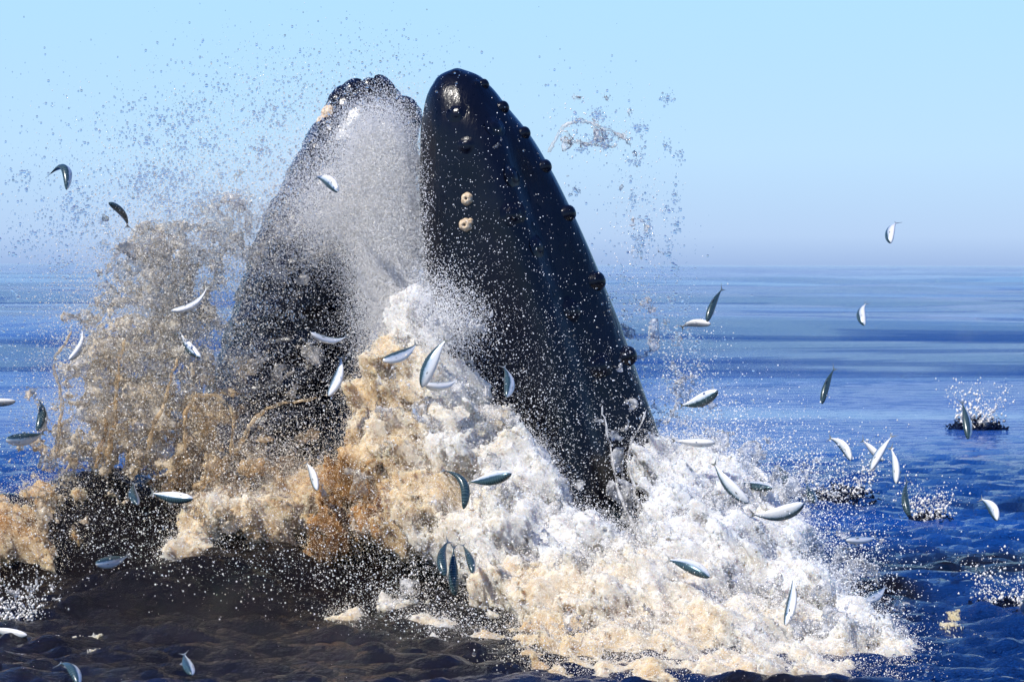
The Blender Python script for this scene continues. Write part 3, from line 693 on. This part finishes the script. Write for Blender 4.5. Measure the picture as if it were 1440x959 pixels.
# ------------------------------------------------------------------ fish
FS = np.array([0, .015, .04, .08, .13, .2, .28, .36, .45, .54, .63, .72, .80, .86, .90])
FH = 1.15 * np.array([.006, .026, .043, .060, .076, .091, .101, .105, .102, .093, .078, .057, .036, .022, .017])
FWd = 1.3 * np.array([.006, .020, .034, .047, .056, .063, .067, .067, .063, .056, .045, .031, .018, .009, .006])
VIEW = Vector((0, -1, 0))
def fish(head, tail, Y, roll, sag, label, L=.27, flip=1, group='fish thrown into the air'):
    """roll: angle of the back, 0 = to the left of the head-tail line, 90 = to the camera, -90 = belly to the camera; sag px: bow to the left of head->tail"""
    Hd, Tl = V(*head, Y), V(*tail, Y); ch = Tl - Hd; c = ch.length
    if c < L * .96:
        dy = min(math.sqrt(L * L - c * c), L * .8) * flip; Hd.y -= dy / 2; Tl.y += dy / 2; ch = Tl - Hd; c = ch.length
    L = c; ex = ch.normalized(); vz = (VIEW - ex * VIEW.dot(ex)).normalized(); en = vz.cross(ex)   # left of the line as seen
    ctr = (Hd + Tl) / 2; root = empty('fish', ctr); tag(root, label, 'fish', group)
    sg = sag * 1.35 * Y / F_PX; fat = .86 + .3 * random.random()
    def spine(s):
        p = ex * ((s - .5) * L) + en * (sg * 4 * s * (1 - s)); tg = (ex * L + en * (sg * 4 * (1 - 2 * s))).normalized()
        n = vz.cross(tg).normalized(); return p, tg, n
    ra = R(roll); NS = 16
    def frame(s):
        p, tg, n = spine(s); d = n * math.cos(ra) + vz * math.sin(ra); return p, tg, d, tg.cross(d)
    vs_, dv, su = [], [], []
    for s, hh, ww in zip(FS, FH, FWd):
        p, tg, d, l = frame(s)
        for k_ in range(NS):
            a = 2 * math.pi * k_ / NS; cd = math.cos(a); sl = math.sin(a)
            vs_.append(p + d * (cd * fat * hh * L * (1.0 if cd > 0 else 1.12)) + l * (sl * fat * ww * L * (1.0 if cd > -.3 else .86))); dv.append(cd); su.append(s)
    b = mesh_np('body', np.array(vs_), grid_faces(len(FS), NS, True), M['fish'], root, attrs=dict(dv=dv, su=su))
    def fin(name, pts, th_=.0035):
        n = len(pts); cen = sum((q for q, _ in pts), Vector()) / n
        v = [q + o * th_ * L for q, o in pts] + [q - o * th_ * L for q, o in pts]
        me = bpy.data.meshes.new(name)
        me.from_pydata([tuple(q) for q in v], [], [tuple(range(n)), tuple(range(2 * n - 1, n - 1, -1))] + [(i, n + i, n + (i + 1) % n, (i + 1) % n) for i in range(n)])
        me.materials.append(M['fin']); o = bpy.data.objects.new(name, me); C.objects.link(o); o.parent = root
    p, tg, n_ = spine(.895); rt = ra * .5; d = n_ * math.cos(rt) + vz * math.sin(rt); l = tg.cross(d)
    sp = .105
    fin('tail_fin', [(p + d * .014 * L - tg * .01 * L, l), (p + d * sp * .55 * L + tg * .06 * L, l), (p + d * sp * L + tg * .125 * L, l), (p + d * sp * .45 * L + tg * .07 * L, l),
                     (p + tg * .045 * L, l), (p - d * sp * .45 * L + tg * .07 * L, l), (p - d * sp * L + tg * .125 * L, l), (p - d * sp * .55 * L + tg * .06 * L, l), (p - d * .014 * L - tg * .01 * L, l)])
    p, tg, d, l = frame(.42); p2, t2, d2, l2 = frame(.56)
    fin('dorsal_fin', [(p + d * .09 * L, l), (p + d * .155 * L + tg * .055 * L, l), (p2 + d2 * .10 * L, l2), (p2 + d2 * .08 * L, l2)])
    p, tg, d, l = frame(.66); p2, t2, d2, l2 = frame(.74)
    fin('anal_fin', [(p - d * .065 * L, l), (p - d * .105 * L + tg * .04 * L, l), (p2 - d2 * .045 * L, l2)])
    for sgn in (1, -1):
        p, tg, d, l = frame(.20)
        fin('pectoral_fin', [(p + l * sgn * .050 * L - d * .045 * L, d), (p + l * sgn * .085 * L - d * .065 * L + tg * .075 * L, d), (p + l * sgn * .072 * L - d * .075 * L + tg * .095 * L, d), (p + l * sgn * .050 * L - d * .062 * L + tg * .03 * L, d)], .002)
        p, tg, d, l = frame(.062)
        v, f = lathe_np([(1, -.4), (.9, .1), (.6, .42), (.05, .55)], 10); o = mesh_np('eye', v * .013 * L, f, M['eye'], root)
        orient(o, p + l * sgn * .038 * L + d * .012 * L, l * sgn)
    return root
fish((98, 268), (60, 250), 14.2, 80, -19, 'dark green fish arched like a hook, highest over the amber spray')
fish((157, 286), (176, 322), 14.3, 60, 5, 'grey green fish diving tail down below the hooked dark fish')
fish((242, 437), (291, 399), 14.0, -80, -9, 'plump white bellied fish bowed upward in the amber spray')
fish((101, 505), (109, 460), 14.1, -85, -7, 'thin pale fish bent like a bow over an amber water string')
fish((285, 502), (249, 465), 14.1, -25, 3, 'sandy sided fish with dark back sliding down beside the lower jaw')
fish((22, 564), (-42, 562), 14.6, -60, 2, 'silver fish with only its front half in view over blue water')
fish((57, 604), (48, 561), 14.2, 70, -6, 'dark curved fish standing on the tail of a silvery one')
fish((13, 616), (60, 609), 14.1, -10, -3, 'silvery fish with dark back under a curved dark one')
fish((197, 706), (185, 680), 13.4, 60, 3, 'small steel blue fish tipping over the brown wave crest')
fish((273, 700), (208, 693), 13.2, 12, 2, 'long silver fish with blue back lying level over the wave crest')
fish((139, 789), (178, 783), 13.4, -20, -2, 'dim grey fish inside the dark face of the wave')
fish((42, 890), (-22, 884), 12.2, -40, 2, 'pale half sunken fish under the thin jetting splash')
fish((274, 943), (254, 922), 11.1, 50, 1, 'stubby blue fish heading at the viewer out of dark foreground water')
fish((116, 958), (74, 940), 11.0, 80, -9, 'black fish back arching out of the dark foreground water')
fish((439, 467), (489, 472), 14.0, -70, -7, 'bright white fish lying level before the lower jaw')
fish((463, 556), (478, 500), 14.0, -50, -4, 'blue and copper fish hanging before the black lower jaw')
fish((539, 506), (587, 482), 13.9, -35, -4, 'blue spotted fish slanting over white spray between the jaws')
fish((594, 545), (630, 474), 13.6, -35, 4, 'largest silver fish diving between the jaws, tail up', L=.31)
fish((598, 539), (646, 531), 13.8, -80, -6, 'slim white fish tucked behind the largest silver fish')
fish((712, 557), (706, 514), 13.7, 25, -5, 'grey blue fish curling before the black upper jaw')
fish((448, 687), (427, 651), 13.8, -50, -2, 'pale grey fish diving at the foot of the lower jaw')
fish((652, 714), (615, 662), 13.0, 85, -15, 'barred dark fish bent sharply over cream foam')
fish((719, 664), (656, 679), 13.0, 35, 2, 'dark level fish whose tail meets the sharply bent one', L=.28)
fish((627, 806), (632, 761), 12.7, 70, 6, 'curved outer fish of three dark ones side by side over brown water')
fish((640, 836), (638, 765), 12.8, 75, 1, 'longest dark fish between two others over brown water', L=.28)
fish((665, 802), (648, 767), 12.9, 70, -3, 'speckled dark fish of three, beside the cream foam')
fish((477, 271), (440, 248), 14.5, -20, -4, 'pale fish with dark back line high in the mist on the lower jaw')
fish((1249, 342), (1267, 312), 15.5, -70, 5, 'pale fish showing its forked tail against the open sky')
fish((1213, 457), (1223, 426), 18.0, -50, 6, 'smallest curved grey fish alone over glassy blue swell')
fish((993, 452), (1019, 404), 14.4, 60, 2, 'dark narrow fish diving onto a pale one over blue swell')
fish((997, 455), (958, 462), 14.5, -60, -3, 'pale fish crossed by a dark diving one over blue swell')
fish((1154, 567), (1177, 516), 14.5, 60, 2, 'dark slim fish diving alone over the smooth blue swell')
fish((1008, 548), (955, 571), 14.2, 10, 4, 'pale sided fish with dark back leaping away beside the upper jaw')
fish((1004, 621), (944, 620), 13.8, -80, 1, 'white fish lying level just over the white surge by the jaw')
fish((1052, 706), (1003, 648), 13.3, -45, 4, 'big white and pale blue fish sliding down the surge', L=.31)
fish((1083, 684), (1041, 679), 13.6, 45, 1, 'dark oval fish behind the big white and blue one')
fish((1128, 706), (1054, 723), 13.1, -30, 7, 'big white fish with thin dark back arching off the surge', L=.31)
fish((1078, 676), (1057, 652), 14.3, -60, 1, 'faint pale fish blurred by spray above the dark oval one')
fish((1111, 691), (1094, 654), 14.2, 30, -2, 'grey fish slanting in spray next to the faint pale one')
fish((1142, 704), (1137, 680), 14.0, 50, 0, 'dark stubby fish entering water beside the wide spray splash')
fish((1193, 645), (1167, 617), 14.6, -50, -5, 'pale blue curved fish over the wide spray splash')
fish((1238, 645), (1215, 619), 14.6, -75, 0, 'rear white fish of the three crossing ones')
fish((1223, 660), (1259, 611), 14.0, -80, 2, 'front white fish of three crossing ones, slanting down')
fish((1257, 678), (1254, 628), 14.3, -80, -3, 'upright white fish of three crossing ones')
fish((1358, 616), (1355, 563), 14.4, 35, -2, 'dark upright fish before the brown splash on glassy water')
fish((1275, 723), (1281, 675), 14.0, 70, 4, 'greenish upright fish beside a small brown splash')
fish((1397, 729), (1382, 703), 14.4, -40, -4, 'small pale blue fish falling alone near dark ripples')
fish((1186, 756), (1238, 757), 12.7, -75, -2, 'white bellied fish level over dark blue ripples')
fish((1102, 876), (1117, 811), 12.0, -55, -3, 'silver fish plunging head down before cream foam', L=.28)
fish((996, 809), (937, 789), 12.4, 25, -3, 'dark backed fish slipping down across cream foam', L=.27)
fish((1210, 842), (1251, 827), 12.9, -50, -2, 'ghostly pale fish in the water at the rim of the surge')
fish((1432, 842), (1446, 868), 13.0, -20, 2, 'blue fish tipping into the jetting splash by the foam scraps')
